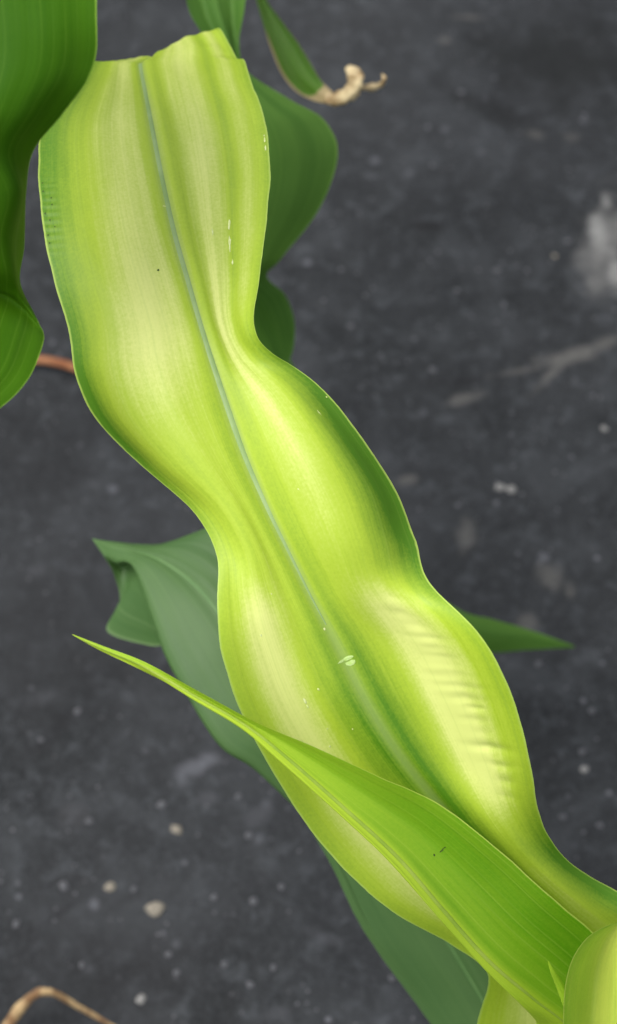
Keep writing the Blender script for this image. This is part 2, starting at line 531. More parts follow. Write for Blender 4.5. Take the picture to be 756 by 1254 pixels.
def tube(path, radii, flat=1.0, K=12, twist=0.0, wob=0.0, seed=0):
    path = np.asarray(path, float)
    verts, faces = [], []
    n = len(path)
    prev = None
    for i in range(n):
        tg = path[min(i + 1, n - 1)] - path[max(i - 1, 0)]
        tg /= max(np.linalg.norm(tg), 1e-9)
        if prev is None:
            ref = np.array([0, 0, 1.0]) if abs(tg[2]) < 0.9 else np.array([1.0, 0, 0])
            s = np.cross(tg, ref)
        else:
            s = prev - tg * np.dot(prev, tg)
        s /= np.linalg.norm(s)
        prev = s
        b = np.cross(tg, s)
        for q in range(K):
            a = 2 * math.pi * q / K
            r = radii[i] * (1 + wob * noise.noise((i * 0.35 + seed, math.cos(a) * 1.3, math.sin(a) * 1.3)))
            ca, sa = math.cos(a), math.sin(a) * flat
            tw = twist * i / n
            verts.append(path[i] + (s * (ca * math.cos(tw) - sa * math.sin(tw)) + b * (ca * math.sin(tw) + sa * math.cos(tw))) * r)
    for i in range(n - 1):
        for q in range(K):
            faces.append((i * K + q, i * K + (q + 1) % K, (i + 1) * K + (q + 1) % K, (i + 1) * K + q))
    faces.append(tuple(range(K))[::-1])
    faces.append(tuple(range((n - 1) * K, n * K)))
    return verts, faces


def stalk(parent, base, top, r0, r1):
    """jointed maize stalk from the ground up, thicker at every node"""
    n = 60
    path, rad = [], []
    base, top = np.array(base, float), np.array(top, float)
    for i in range(n + 1):
        t = i / n
        p = base * (1 - t) + top * t + np.array([0.004 * math.sin(t * 5), 0.003 * math.sin(t * 4 + 1), 0])
        path.append(p)
        node = sum(math.exp(-((t - c) / 0.012) ** 2) for c in (0.12, 0.30, 0.52, 0.76))
        rad.append((r0 * (1 - t) + r1 * t) * (1 + 0.16 * node))
    v, f = tube(path, rad, 0.9, 20)
    return link_mesh('stalk', v, f, MAT_STALK, parent)


# ------------------------------------------------------------------ the main maize plant
whorl = P(728, 1275, 0.965)
base_xy = (whorl[0] + 0.004, whorl[1] + 0.004)
plant = empty('maize_plant', (base_xy[0], base_xy[1], ground_h(*base_xy)))
tag(plant, 'maize plant with long ruffled yellow-green leaf crossing over a dark sheet', 'plant', 'maize plants')
stalk(plant, (base_xy[0], base_xy[1], -0.01), whorl - np.array([0, 0, 0.03]), 0.013, 0.011)

rows_main = [
    row((592, 1330), (735, 1345), (850, 1260), 0.990, (-1.2, 0.4, 0.4, -1.5)),
    row((584, 1258), (745, 1275), (850, 1185), 0.978, (-1.6, 0.4, 0.4, -1.6)),
    row((597, 1194), (722, 1200), (812, 1122), 0.962, (-0.8, 0.3, -0.2, -0.9)),
    row((552, 1157), (672, 1134), (748, 1087), 0.944, (-0.2, 0.0, -0.7, 0.4)),
    row((472, 1110), (610, 1066), (694, 1052), 0.927, (-0.3, -0.1, -0.7, 0.5)),
    row((396, 1036), (550, 1000), (662, 1002), 0.913, (-0.5, 0.1, -0.4, -0.4)),
    row((340, 955), (497, 935), (650, 930), 0.902, (-1.0, 0.2, 0.3, -2.0)),
    row((293, 868), (450, 862), (628, 852), 0.894, (-1.4, -0.1, 0.4, -2.6)),
    row((271, 795), (412, 788), (590, 780), 0.889, (-1.3, -0.3, 0.2, -2.2)),
    row((266, 735), (382, 733), (527, 711), 0.886, (-0.6, -0.4, -0.4, -0.1)),
    row((266, 680), (352, 674), (517, 655), 0.884, (0.1, -0.3, -0.7, 0.9)),
    row((237, 630), (324, 616), (499, 592), 0.884, (0.4, -0.3, -0.7, 1.3)),
    row((167, 576), (299, 557), (453, 527), 0.885, (0.8, -0.3, -0.6, 1.0)),
    row((108, 521), (277, 494), (396, 471), 0.888, (1.2, -0.3, -0.3, 0.5)),
    row((85, 464), (259, 438), (332, 434), 0.891, (1.2, -0.2, 0.2, -0.4)),
    row((82, 406), (245, 392), (311, 398), 0.896, (1.0, -0.2, 0.2, -0.9)),
    row((66, 345), (230, 340), (318, 340), 0.903, (0.8, -0.2, 0.2, -0.6)),
    row((53, 280), (213, 280), (327, 270), 0.914, (0.6, -0.1, 0.1, -0.4)),
    row((47, 210), (198, 212), (331, 200), 0.930, (0.5, -0.1, 0.1, -0.3)),
    row((52, 150), (186, 152), (323, 140), 0.950, (0.3, -0.1, 0.1, -0.3)),
    row((82, 106), (178, 110), (308, 100), 0.972, (0.4, 0.0, 0.0, -0.2)),
    row((104, 78), (172, 78), (300, 74), 0.996, (0.5, 0.1, 0.0, 0.0), R1=(236, 76)),
    row((110, 76), (174, 74), (291, 72), 1.003, (0.5, 0.1, 0.0, 0.2), R1=(236, 66)),
    row((120, 78), (180, 71), (283, 57), 1.012, (0.5, 0.1, 0.0, 0.2), R1=(234, 55)),
    row((140, 88), (190, 68), (267, 34), 1.030, (0.8, 0.4, 0.0, 0.4), R1=(228, 47)),
    row((150, 130), (205, 105), (262, 66), 1.060, (0.8, 0.2, 0.0, 0.0), R1=(235, 72)),
    row((165, 230), (215, 205), (275, 170), 1.110, (0.5, 0.1, 0.1, 0.5)),
    row((190, 330), (222, 315), (262, 300), 1.165, (0.2, 0.1, 0.1, 0.2)),
    row((226, 402), (229, 402), (232, 402), 1.21),
]


def bump1(x, c, w):
    return np.exp(-((x - c) / w) ** 2)


def pig_sheen_main(U, R, T):
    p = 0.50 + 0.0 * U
    # cream, chlorotic bands between midrib and margins, sky sheen painted into two
    p += 0.40 * bump1(U, -0.38 + 0.02 * (R - 15), 0.33) * sm(11.5, 14.5, R) * (0.65 + 0.35 * bump1(R, 15.5, 2.2))  # palest spot adds sky sheen to the cream colour
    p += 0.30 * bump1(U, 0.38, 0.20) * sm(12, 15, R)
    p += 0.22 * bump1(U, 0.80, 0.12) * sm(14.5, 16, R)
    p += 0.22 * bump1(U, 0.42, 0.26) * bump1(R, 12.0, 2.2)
    p += 0.55 * bump1(U, 0.56, 0.22) * sm(9.6, 8.3, R) * sm(4.2, 6.0, R)  # cream of the bulge, with its sky sheen painted in
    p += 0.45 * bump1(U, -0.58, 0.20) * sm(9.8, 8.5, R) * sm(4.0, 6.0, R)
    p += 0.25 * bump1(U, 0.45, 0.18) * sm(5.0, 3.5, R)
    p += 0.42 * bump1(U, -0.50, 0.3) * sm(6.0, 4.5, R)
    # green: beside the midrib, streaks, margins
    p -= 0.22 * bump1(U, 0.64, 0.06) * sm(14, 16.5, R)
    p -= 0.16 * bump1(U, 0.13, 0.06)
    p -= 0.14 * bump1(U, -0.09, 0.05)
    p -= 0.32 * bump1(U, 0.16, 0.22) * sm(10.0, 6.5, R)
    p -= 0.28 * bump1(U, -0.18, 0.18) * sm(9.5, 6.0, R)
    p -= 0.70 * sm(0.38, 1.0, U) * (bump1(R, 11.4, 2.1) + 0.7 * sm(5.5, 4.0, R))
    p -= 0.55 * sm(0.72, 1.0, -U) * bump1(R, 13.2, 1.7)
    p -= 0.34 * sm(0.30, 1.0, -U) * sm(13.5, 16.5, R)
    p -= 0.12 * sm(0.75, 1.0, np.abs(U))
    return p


def relief_main(U, R, L):
    d = 0.0
    # crosswise puckers on the lower right lobe
    mask = sm(5.0, 6.2, R) * sm(9.2, 8.6, R)
    pk = np.zeros_like(U)
    rng = random.Random(5)
    l0, l1 = L[R >= 5.3].min(), L[R >= 9.0].min()
    for q in range(58):
        lead = q < 24                    # one comb of cross wrinkles, then faint stray ones
        f = (q + rng.uniform(-0.45, 0.45)) / 24 if lead else rng.random()
        lc, uc = l0 + (l1 - l0) * f, 0.76 - 0.16 * f + rng.gauss(0, 0.02 if lead else 0.08)
        wu = rng.uniform(0.05, 0.14) if lead else rng.uniform(0.02, 0.05)
        am = -rng.uniform(0.35, 1.15) if lead else rng.uniform(-0.5, 0.4)
        pk += am * bump1(U, uc, wu) * bump1(L + 0.010 * (U - uc), lc, rng.uniform(0.0011, 0.0019))
    d = d + 0.00060 * mask * pk
    # margins rolled under on the lobes
    d = d - 0.007 * sm(0.62, 1.02, U) ** 1.5 * bump1(R, 11.2, 1.7)
    d = d - 0.007 * sm(0.66, 1.02, -U) ** 1.5 * bump1(R, 13.0, 1.6)
    # lengthwise folds of the upper right half
    d = d + 0.0005 * np.sin(U * 17 + 0.5) * sm(0.05, 0.25, U) * sm(1.0, 0.8, U) * sm(12, 16, R) * sm(20.5, 18, R)
    # small marks near the left margin
    m2 = bump1(U, -0.93, 0.05) * bump1(R, 17.3, 0.7)
    d = d + 0.0003 * m2 * np.sin(L * 2 * math.pi / 0.0035)
    return d


main_leaf = leaf(rows_main, MAT_MAIN, plant, nv=34, nu=64, pig=pig_sheen_main, relief=relief_main, rib=(0.30, 0.88), rib_w=0.0013,
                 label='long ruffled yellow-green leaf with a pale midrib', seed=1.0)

# sheath that the leaf bases rise out of
v, f = [], []
K, N = 40, 30
for i in range(N + 1):
    t = i / N
    z = -0.16 + 0.150 * t
    r = 0.0125 + 0.010 * t ** 2.2
    for q in range(K):
        a = 2 * math.pi * q / K
        rr_ = r * (1 + 0.05 * noise.noise((math.cos(a) * 2, math.sin(a) * 2, t * 3)))
        v.append((whorl[0] + rr_ * math.cos(a), whorl[1] + rr_ * 0.9 * math.sin(a), whorl[2] + z + 0.012 * t * math.sin(a)))
for i in range(N):
    for q in range(K):
        f.append((i * K + q, i * K + (q + 1) % K, (i + 1) * K + (q + 1) % K, (i + 1) * K + q))
sheath = link_mesh('sheath', v, f, MAT_STALK, plant)

# second leaf, laid across the first
rows_second = [row((640, 1330), (720, 1320), (800, 1270), 0.972, (-1.0, 0.2, 0.2, -1.0)),
               row((655, 1275), (700, 1262), (775, 1195), 0.955, (0.6, 0.3, 0.5, -0.2), L1=(668, 1268), R1=(745, 1235))]
for M_, R_, d_, bw, oR in (((652, 1222), (728, 1143), 0.938, 15, -0.4), ((600, 1178), (668, 1092), 0.921, 11, -0.8), ((545, 1117), (606, 1036), 0.905, 10, -0.8),
                           ((487, 1050), (538, 984), 0.891, 10, -0.7), ((421, 989), (462, 949), 0.879, 10, -0.5), ((354, 930), (385, 914), 0.870, 9, -0.3),
                           ((302, 889), (318, 886), 0.865, 6, -0.2), ((240, 853), (246, 848), 0.861, 5, -0.1)):
    rows_second.append(row((M_[0] + 4, M_[1] + 4), M_, R_, d_, (1.4 * bw / 10, 0.0, 0.12, oR), L1=(M_[0] - bw * 0.75, M_[1] + bw * 0.7)))
rows_second += [
    row((172, 820), (175, 816), (178, 811), 0.858, (0.2, 0.1, 0.0, 0.0)),
    row((122, 796), (124, 794), (126, 791), 0.857, (0.1, 0.05, 0, 0)),
    row((88, 777), (89, 777), (90, 777), 0.857),
]


def pig_second(U, R, T):
    p = 0.20 + 0.48 * sm(3.5, 8.5, R)
    p = p + 0.70 * sm(0.16, -0.02, U)
    p = p + 0.12 * bump1(U, 0.3, 0.2) - 0.10 * bump1(U, 0.65, 0.15)
    p = p - 0.12 * sm(3.5, 1.5, R) * sm(0.1, 0.3, U)
    return p


second_leaf = leaf(rows_second, MAT_SECOND, plant, nv=18, nu=40, pig=pig_second, rib=(0.05, 0.97), rib_w=0.0007, rib_mat=MAT_RIB_Y, groove=0.0,
                   label='bright green pointed leaf lying slantwise over the ruffled leaf', seed=2.0)

# innermost rolled leaf with a rounded rim, and a tiny tip beside it
rows_inner = [
    row((692, 1340), (760, 1350), (830, 1330), 0.945, (-0.8, 0.9, 0.9, -0.8)),
    row((690, 1270), (758, 1300), (835, 1270), 0.930, (-0.9, 1.1, 1.1, -0.9)),
    row((692, 1222), (762, 1245), (840, 1215), 0.918, (-0.9, 1.2, 1.2, -0.9)),
    row((700, 1180), (765, 1195), (836, 1175), 0.908, (-0.7, 1.2, 1.2, -0.7)),
    row((718, 1150), (770, 1155), (822, 1148), 0.902, (-0.4, 0.7, 0.7, -0.4)),
    row((745, 1133), (772, 1133), (800, 1133), 0.899, (-0.1, 0.2, 0.2, -0.1)),
    row((768, 1129), (774, 1129), (780, 1129), 0.898),
]
inner_leaf = leaf(rows_inner, MAT_INNER, plant, nv=14, nu=40, pig=lambda U, R, T: 0.35 + 0.65 * bump1(U, -0.30, 0.3) - 0.15 * sm(0.7, 1, np.abs(U)),
                  label='short rounded yellow-green inner leaf at the whorl', seed=3.0)
rows_tiny = [
    row((690, 1232), (697, 1233), (704, 1230), 0.920, (0.1, 0, 0, 0.1)),
    row((681, 1208), (686, 1207), (691, 1205), 0.914, (0.1, 0, 0, 0.1)),
    row((674, 1190), (677, 1190), (680, 1189), 0.909, (0.05, 0, 0, 0.05)),
    row((671, 1177), (671.5, 1177), (672, 1177), 0.906),
]
leaf(rows_tiny, MAT_SECOND, plant, nv=8, nu=12, pig=lambda U, R, T: 0.55 + 0 * U, label='tiny pointed leaf tip beside the inner leaf', seed=4.0)

# lower blue-green leaf with a folded end
def row7(L, M, R, d, off=(0, 0), fold=None, flap=None, deep=0.0):
    """seven points across; with a fold the margin is tucked behind the blade and comes out again as a flap"""
    pts = [(L[0] + (M[0] - L[0]) * t, L[1] + (M[1] - L[1]) * t, d + off[0] / 100 * (1 - t)) for t in (0, 0.09, 0.22)]
    if fold:
        pts = [(flap[0], flap[1], d + deep / 100), (fold[0] + 9, fold[1] + 6, d + 0.012), (fold[0], fold[1], d + 0.001)]
    pts += [(M[0] + (R[0] - M[0]) * t, M[1] + (R[1] - M[1]) * t, d + off[1] / 100 * t) for t in (0, 1 / 3, 2 / 3, 1)]
    return [P(*p) for p in pts]


rows_low = [
    row7((640, 1500), (690, 1470), (740, 1450), 1.12),
    row7((575, 1330), (650, 1340), (720, 1320), 1.10, (0.4, -0.4)),
    row7((512, 1232), (590, 1225), (680, 1190), 1.085, (0.8, -0.4)),
    row7((446, 1140), (520, 1110), (600, 1080), 1.072, (0.8, 0.0)),
    row7((398, 1045), (455, 1010), (530, 980), 1.062, (0.9, 0.2)),
    row7((0, 0), (390, 915), (460, 880), 1.056, (0.8, 0.4), (322, 945), (332, 950), 0.5),
    row7((0, 0), (335, 860), (410, 800), 1.055, (0.6, 0.6), (272, 908), (284, 914), 0.7),
    row7((0, 0), (292, 788), (372, 730), 1.060, (0.5, 0.7), (228, 842), (244, 846), 0.8),
    row7((0, 0), (266, 748), (340, 690), 1.066, (0.6, 0.7), (206, 801), (228, 808), 1.3),
    row7((0, 0), (240, 717), (305, 655), 1.073, (0, 0.6), (190, 757), (214, 790), 1.8),
    row7((0, 0), (213, 695), (270, 642), 1.081, (0, 0.4), (176, 718), (182, 790), 2.6),
    row7((0, 0), (189, 681), (238, 652), 1.088, (0, 0.2), (164, 694), (132, 773), 3.0),
    row7((0, 0), (168, 674), (200, 665), 1.095, (0, 0.1), (153, 687), (147, 738), 2.0),
    row7((0, 0), (150, 669), (170, 666), 1.101, (0, 0), (142, 688), (140, 704), 1.0),
    row7((128, 682), (130, 665), (138, 663), 1.108),
    row7((113, 660), (114, 659.5), (115, 660), 1.114),
]
leaf(rows_low, MAT_LOW, plant, nv=14, nu=48, pig=lambda U, R, T: 0.5 + 0.2 * bump1(U, 0.0, 0.2) + 0 * R, rib=(0.02, 0.80), rib_w=0.0007, rib_mat=MAT_RIB_D,
     label='blue-green lower leaf with its end folded over', seed=5.0)


# scars and specks lying on the blades
def flecks(parent_leaf, spots, mat, name):
    vv, ff = [], []
    g = parent_leaf.grid
    nr = np.cross(np.gradient(g, axis=1), np.gradient(g, axis=0))
    nr /= np.maximum(np.linalg.norm(nr, axis=2, keepdims=True), 1e-12)
    n, m = g.shape[:2]
    for (x, y, rx, ry) in spots:
        # vertex of the blade nearest to the ray
        rel = g - CAM
        dep = rel @ FWD
        px = CX + (rel @ RIGHT) / dep * FPX
        py = CY - (rel @ UP) / dep * FPX
        dist = (px - x) ** 2 + (py - y) ** 2 + (dep > 1.0) * 1e6
        i, j = np.unravel_index(np.argmin(dist), dist.shape)
        i, j = min(max(i, 1), n - 2), min(max(j, 1), m - 2)
        c, nn = g[i, j], nr[i, j]
        if np.dot(nn, CAM - c) < 0:
            nn = -nn
        al = g[i + 1, j] - g[i - 1, j]
        al /= np.linalg.norm(al)
        ac = np.cross(nn, al)
        s = dep[i, j] / FPX
        b = len(vv)
        Kk = 9
        vv.append(c + nn * 0.00025)
        for q in range(Kk):
            a = 2 * math.pi * q / Kk
            w = random.uniform(0.6, 1.15)
            vv.append(c + nn * 0.00012 + ac * math.cos(a) * rx * s * w + al * math.sin(a) * ry * s * w)
        for q in range(Kk):
            ff.append((b, b + 1 + q, b + 1 + (q + 1) % Kk))
    o = link_mesh(name, vv, ff, mat, parent_leaf.o)
    o['kind'] = 'stuff'
    return o


spots = [(262, 285, 1.4, 7), (279, 275, 1.8, 10), (281, 297, 1.8, 9), (284, 322, 1.2, 5), (281, 305, 1.2, 6), (323, 172, 1.2, 5), (327, 181, 1.2, 6), (325, 166, 1, 2),
         (201, 254, 2.5, 1.6), (363, 600, 1.5, 1.5), (398, 770, 1.6, 1.6), (373, 858, 2.0, 6), (377, 866, 1.4, 3), (392, 843, 1.4, 2.2), (332, 727, 1.3, 1.3),
         (318, 778, 1.1, 2), (390, 505, 0.9, 6), (412, 478, 1.2, 1.2), (405, 912, 1.3, 1.6), (402, 893, 1, 1.4), (433, 893, 1, 1.2)]
flecks(main_leaf, spots, MAT_SCAR, 'pale_scars')
flecks(main_leaf, [(424, 806, 9, 3), (430, 812, 7, 4), (417, 811, 6, 1.6)], simple_mat('water_mark', (0.30, 0.44, 0.11), (0.36, 0.48, 0.17), 900, 0.5), 'dried_smear')
flecks(main_leaf, [(195, 330, 1.7, 1.7)] + [(52 + random.uniform(0, 14), 225 + 9 * i, 1.2, 1.6) for i in range(9)], MAT_DARKSPOT, 'dark_specks')
flecks(second_leaf, [(538, 1042, 5.5, 1.5), (545, 1037, 3.0, 1.1), (533, 1047, 1.2, 2.6)], MAT_DARKSPOT, 'dark_specks')

# ------------------------------------------------------------------ plant whose leaf hangs in front on the other side
pxy = (-0.30, 0.86)
plant_b = empty('maize_plant', (pxy[0], pxy[1], ground_h(*pxy)))
tag(plant_b, 'maize plant with a wide deep green leaf twisted over at its end', 'plant', 'maize plants')
stalk(plant_b, (pxy[0], pxy[1], -0.01), (pxy[0], pxy[1], 0.47), 0.014, 0.008)


def world_row(c, side, w, sag=0.0):
    c, side = np.array(c, float), np.array(side, float)
    side /= np.linalg.norm(side)
    dn = np.array([0, 0, -1.0])
    return [c - side * w + dn * sag * -1, c - side * w / 2 + dn * sag * -0.35, c, c + side * w / 2 + dn * sag * -0.35, c + side * w + dn * sag * -1]


rows_front = [
    world_row((-0.298, 0.855, 0.44), (0.6, 0.8, 0), 0.012, 0.006),
    world_row((-0.285, 0.82, 0.52), (0.8, 0.6, 0), 0.020, 0.008),
    world_row((-0.255, 0.74, 0.60), (0.95, 0.3, 0), 0.027, 0.006),
    row((-190, -190), (-80, -210), (70, -250), 0.84, (0.6, 0.1, 0.0, 0.5)),
    row((-170, -80), (-45, -90), (112, -110), 0.815, (0.5, 0.1, 0.0, 0.4)),
    row((-160, 10), (-30, 0), (119, 10), 0.803, (0.6, 0.1, -0.1, 0.3)),
    row((-155, 80), (-25, 70), (114, 84), 0.800, (0.6, 0.0, 0.0, 0.8)),
    row((-150, 140), (-35, 130), (78, 138), 0.800, (0.6, 0.0, 0.1, 1.2)),
    row((-145, 200), (-45, 190), (42, 184), 0.803, (0.5, 0.0, 0.3, 1.6)),
    row((-130, 250), (-50, 240), (33, 236), 0.808, (0.4, 0.0, 0.3, 3.0), R1=(18, 238)),
    row((-115, 300), (-50, 290), (30, 300), 0.815, (0.3, 0.0, 0.2, 3.2), R1=(8, 292)),
    row((-100, 340), (-45, 330), (24, 345), 0.824, (0.3, 0.0, 0.1, 2.4), R1=(14, 335)),
    row((-95, 350), (-30, 348), (42, 385), 0.833, (0.3, 0.2, 0.2, 0.8), R1=(14, 358)),
    row((-90, 352), (-30, 352), (53, 407), 0.838, (0.2, 0.2, 0.2, 0.3), R1=(16, 371)),
    row((-100, 380), (-40, 378), (52, 425), 0.832, (0.2, 0.1, 0.1, 0.4), R1=(8, 398)),
    row((-120, 430), (-60, 430), (34, 466), 0.822, (0.2, 0.1, 0.1, 0.4), R1=(-10, 448)),
    row((-140, 480), (-90, 480), (0, 500), 0.818, (0.2, 0.1, 0.1, 0.4)),
    row((-160, 530), (-120, 530), (-50, 535), 0.818, (0.2, 0.1, 0.1, 0.3)),
    row((-180, 585), (-177, 585), (-174, 585), 0.822),
]
leaf(rows_front, MAT_FRONT, plant_b, nv=14, nu=40, pig=lambda U, R, T: 0.40 + 0.25 * sm(0.55, 1.0, U) + 0.25 * sm(8, 11, R), rib=(0.02, 0.97), rib_w=0.0018, rib_mat=MAT_RIB_D,
     label='wide deep green leaf with twisted end', seed=6.0)

# ------------------------------------------------------------------ plant standing farther back
qxy = (0.02, 1.22)
plant_c = empty('maize_plant', (qxy[0], qxy[1], ground_h(*qxy)))
tag(plant_c, 'maize plant whose narrow leaf ends in a curled dry straw-coloured tip', 'plant', 'maize plants')
stalk(plant_c, (qxy[0], qxy[1], -0.01), (qxy[0], qxy[1], 0.45), 0.013, 0.008)
rows_back = [
    world_row((0.018, 1.215, 0.36), (1, 0, 0), 0.012, 0.006),
    world_row((0.010, 1.15, 0.45), (1, 0.1, 0), 0.018, 0.008),
    world_row((-0.005, 1.05, 0.50), (1, 0.1, 0), 0.021, 0.008),
    row((205, -160), (245, -160), (300, -165), 1.17, (0.2, 0, 0, 0.2)),
    row((220, -50), (258, -45), (305, -50), 1.145, (-0.2, 0.3, 0.3, -0.2)),
    row((232, 12), (268, 12), (300, 8), 1.135, (-0.2, 0.4, 0.4, -0.2)),
    row((250, 50), (280, 52), (293, 52), 1.130, (-0.2, 0.4, 0.4, 0.5)),
    row((240, 92), (285, 92), (303, 88), 1.128, (0.4, 0.2, 0.0, 0.4)),
    row((225, 140), (285, 132), (352, 121), 1.128, (0.8, 0.2, -0.2, 0.6)),
    row((220, 185), (290, 170), (397, 147), 1.130, (0.8, 0.2, -0.2, 1.0)),
    row((222, 232), (292, 215), (414, 190), 1.134, (0.6, 0.1, -0.1, 1.0)),
    row((230, 285), (292, 265), (391, 256), 1.140, (0.4, 0.1, 0.0, 0.8)),
    row((245, 330), (290, 315), (345, 316), 1.150, (0.2, 0.1, 0.1, 0.5)),
    row((262, 362), (295, 352), (327, 338), 1.162, (0.0, 0.1, 0.1, 1.0)),
    row((272, 390), (312, 378), (350, 362), 1.175, (0.0, 0.2, 0.2, 1.2)),
    row((288, 420), (325, 405), (361, 395), 1.185, (0.2, 0.1, 0.1, 0.6)),
    row((315, 446), (338, 436), (359, 428), 1.192, (0.1, 0.1, 0.1, 0.2)),
    row((344, 458), (346, 457), (348, 456), 1.196),
]
leaf(rows_back, MAT_BACK, plant_c, nv=12, nu=36, pig=lambda U, R, T: 0.42 - 0.1 * sm(8.5, 6, R) - 0.25 * sm(12.3, 13.5, R) + 0.45 * sm(0.72, 1.0, U) * bump1(R, 8.6, 1.2) + 0.25 * sm(10, 12, R) * sm(13, 12, R), rib=(0.5, 0.8), rib_w=0.0008, rib_mat=MAT_RIB_D,
     label='dark green leaf hanging behind the ruffled leaf', seed=8.0)

rows_dry = [
    world_row((0.022, 1.215, 0.30), (1, 0, 0), 0.008, 0.003),
    world_row((0.020, 1.15, 0.36), (1, 0, 0), 0.010, 0.004),
    world_row((0.010, 1.08, 0.39), (1, 0, 0), 0.010, 0.004),
    row((285, -140), (298, -140), (312, -142), 1.205, (0.2, 0, 0, 0.2)),
    row((302, -50), (311, -50), (318, -52), 1.195, (0.2, 0, 0, 0.3)),
    row((313, -4), (318, -4), (324, -6), 1.19, (0.3, 0.2, -0.1, 0.2)),
    row((322, 28), (332, 24), (345, 26), 1.188, (0.4, 0.2, 0.0, 0.5)),
    row((332, 60), (347, 53), (364, 52), 1.187, (0.6, 0.2, 0.0, 0.6)),
    row((346, 92), (362, 80), (379, 76), 1.187, (0.6, 0.2, 0.0, 0.6)),
    row((364, 113), (378, 102), (391, 96), 1.187, (0.4, 0.2, 0.0, 0.4)),
    row((386, 124), (394, 115), (402, 108), 1.187, (0.2, 0.1, 0.0, 0.2)),
    row((404, 127), (408, 121), (411, 115), 1.187, (0.1, 0.0, 0.0, 0.1)),
]
dry_leaf = leaf(rows_dry, MAT_SCORCH, plant_c, nv=10, nu=20, pig=lambda U, R, T: 0.5 + 0 * U,
                dry=lambda U, R, T: 1.3 * sm(9.2, 10.4, R) + 0.62 * sm(0.62, 0.95, -U) * sm(5, 7, R) + 0.35 * sm(0.75, 1.0, U),
                label='narrow green leaf ending in a curled dry tip', seed=9.0)
d0 = 1.187
tip = catmull([P(398, 119, d0), P(412, 122, d0), P(425, 117, d0 - 0.003), P(434, 108, d0 - 0.005), P(436, 97, d0 - 0.006), P(433, 88, d0 - 0.004), P(431, 82, d0 + 0.002)], 6)
v, f = tube(tip, list(np.interp(np.linspace(0, 1, len(tip)), [0, 0.3, 0.6, 0.85, 1], [0.0032, 0.0036, 0.0034, 0.0036, 0.0026])), 0.45, 14, 1.6, 0.6, 3)
link_mesh('dry_tip', v, f, MAT_DRY, dry_leaf.o)
tip = catmull([P(434, 107, d0 - 0.004), P(446, 107, d0 - 0.002), P(458, 107, d0), P(467, 103, d0 + 0.001), P(471, 97, d0 + 0.002), P(468, 91, d0 + 0.003)], 5)
v, f = tube(tip, list(np.interp(np.linspace(0, 1, len(tip)), [0, 0.5, 0.8, 1], [0.0016, 0.0017, 0.0018, 0.0006])), 0.5, 10, 2.4, 0.6, 5)
link_mesh('dry_tip', v, f, MAT_DRY, dry_leaf.o)

# long low leaf of the same plant whose point shows beyond the ruffled leaf
rows_long = [
    world_row((0.018, 1.215, 0.20), (1, 0, 0), 0.008, 0.003),
    world_row((0.010, 1.14, 0.27), (1, 0, 0), 0.014, 0.006),
    world_row((-0.015, 1.04, 0.30), (1, 0, 0), 0.014, 0.006),
    row((240, -90), (258, -95), (276, -100), 1.25, (0.3, 0, 0, 0.3)),
    row((252, 45), (268, 40), (284, 36), 1.225, (0.3, 0, 0, 0.3)),
    row((235, 140), (258, 130), (282, 120), 1.215, (0.3, 0, 0, 0.3)),
    row((225, 280), (255, 270), (283, 255), 1.21, (0.3, 0, 0, 0.3)),
    row((270, 450), (305, 425), (335, 400), 1.215, (0.3, 0, 0, 0.3)),
    row((355, 600), (385, 570), (412, 540), 1.225, (0.3, 0, 0, 0.3)),
    row((440, 722), (460, 700), (480, 680), 1.24, (0.3, 0, 0, 0.3)),
    row((530, 786), (545, 766), (558, 744), 1.255, (0.4, 0.1, 0, 0.2)),
    row((592, 799), (600, 780), (606, 759), 1.265, (0.5, 0.2, 0, 0.1)),
    row((648, 796), (650, 784), (654, 773), 1.275, (0.2, 0.1, 0, 0.1)),
    row((703, 793), (704, 792), (704, 791), 1.285),
]
leaf(rows_long, MAT_BACK, plant_c, nv=12, nu=20, pig=lambda U, R, T: 0.35 + 0.3 * sm(0.2, 0.9, U), label='slender green leaf point beyond the ruffled leaf', seed=10.0)

# ------------------------------------------------------------------ dry bits on the ground
a, b = G(18, 446), G(112, 464)
pth = catmull([np.array([a[0] - 0.02, a[1] + 0.004, 0.006]), np.array([a[0], a[1], 0.007]), np.array([(a[0] + b[0]) / 2, (a[1] + b[1]) / 2 + 0.001, 0.009]), np.array([b[0], b[1], 0.007]),
               np.array([b[0] + 0.02, b[1] - 0.008, 0.005])], 8)
v, f = tube(pth, list(np.interp(np.linspace(0, 1, len(pth)), [0, 0.2, 0.8, 1], [0.0018, 0.0026, 0.0028, 0.0024])), 0.85, 12, 0, 0.25, 8)
st = link_mesh('fallen_twig', v, f, MAT_STICK)
tag(st, 'reddish brown dry twig lying on the dark sheet', 'twig')

gs = [G(-6, 1285), G(12, 1250), G(38, 1240), G(66, 1243), G(95, 1262), G(140, 1290), G(185, 1330)]
zs = [0.002, 0.012, 0.024, 0.026, 0.019, 0.009, 0.001]
px = [(-14, 1300), (8, 1258), (38, 1221), (62, 1215), (88, 1228), (130, 1252), (185, 1285)]
pts = [G(x, y, z) for (x, y), z in zip(px, zs)]
pth = catmull(pts, 8)
v, f = tube(pth, list(np.interp(np.linspace(0, 1, len(pth)), [0, 0.15, 0.4, 0.7, 1], [0.0026, 0.0030, 0.0022, 0.0016, 0.0009])), 0.45, 10, 0.8, 0.3, 4)
st = link_mesh('dry_grass_blade', v, f, MAT_STRAW)
tag(st, 'bent straw-brown dry grass blade arching above the dark sheet', 'grass blade')

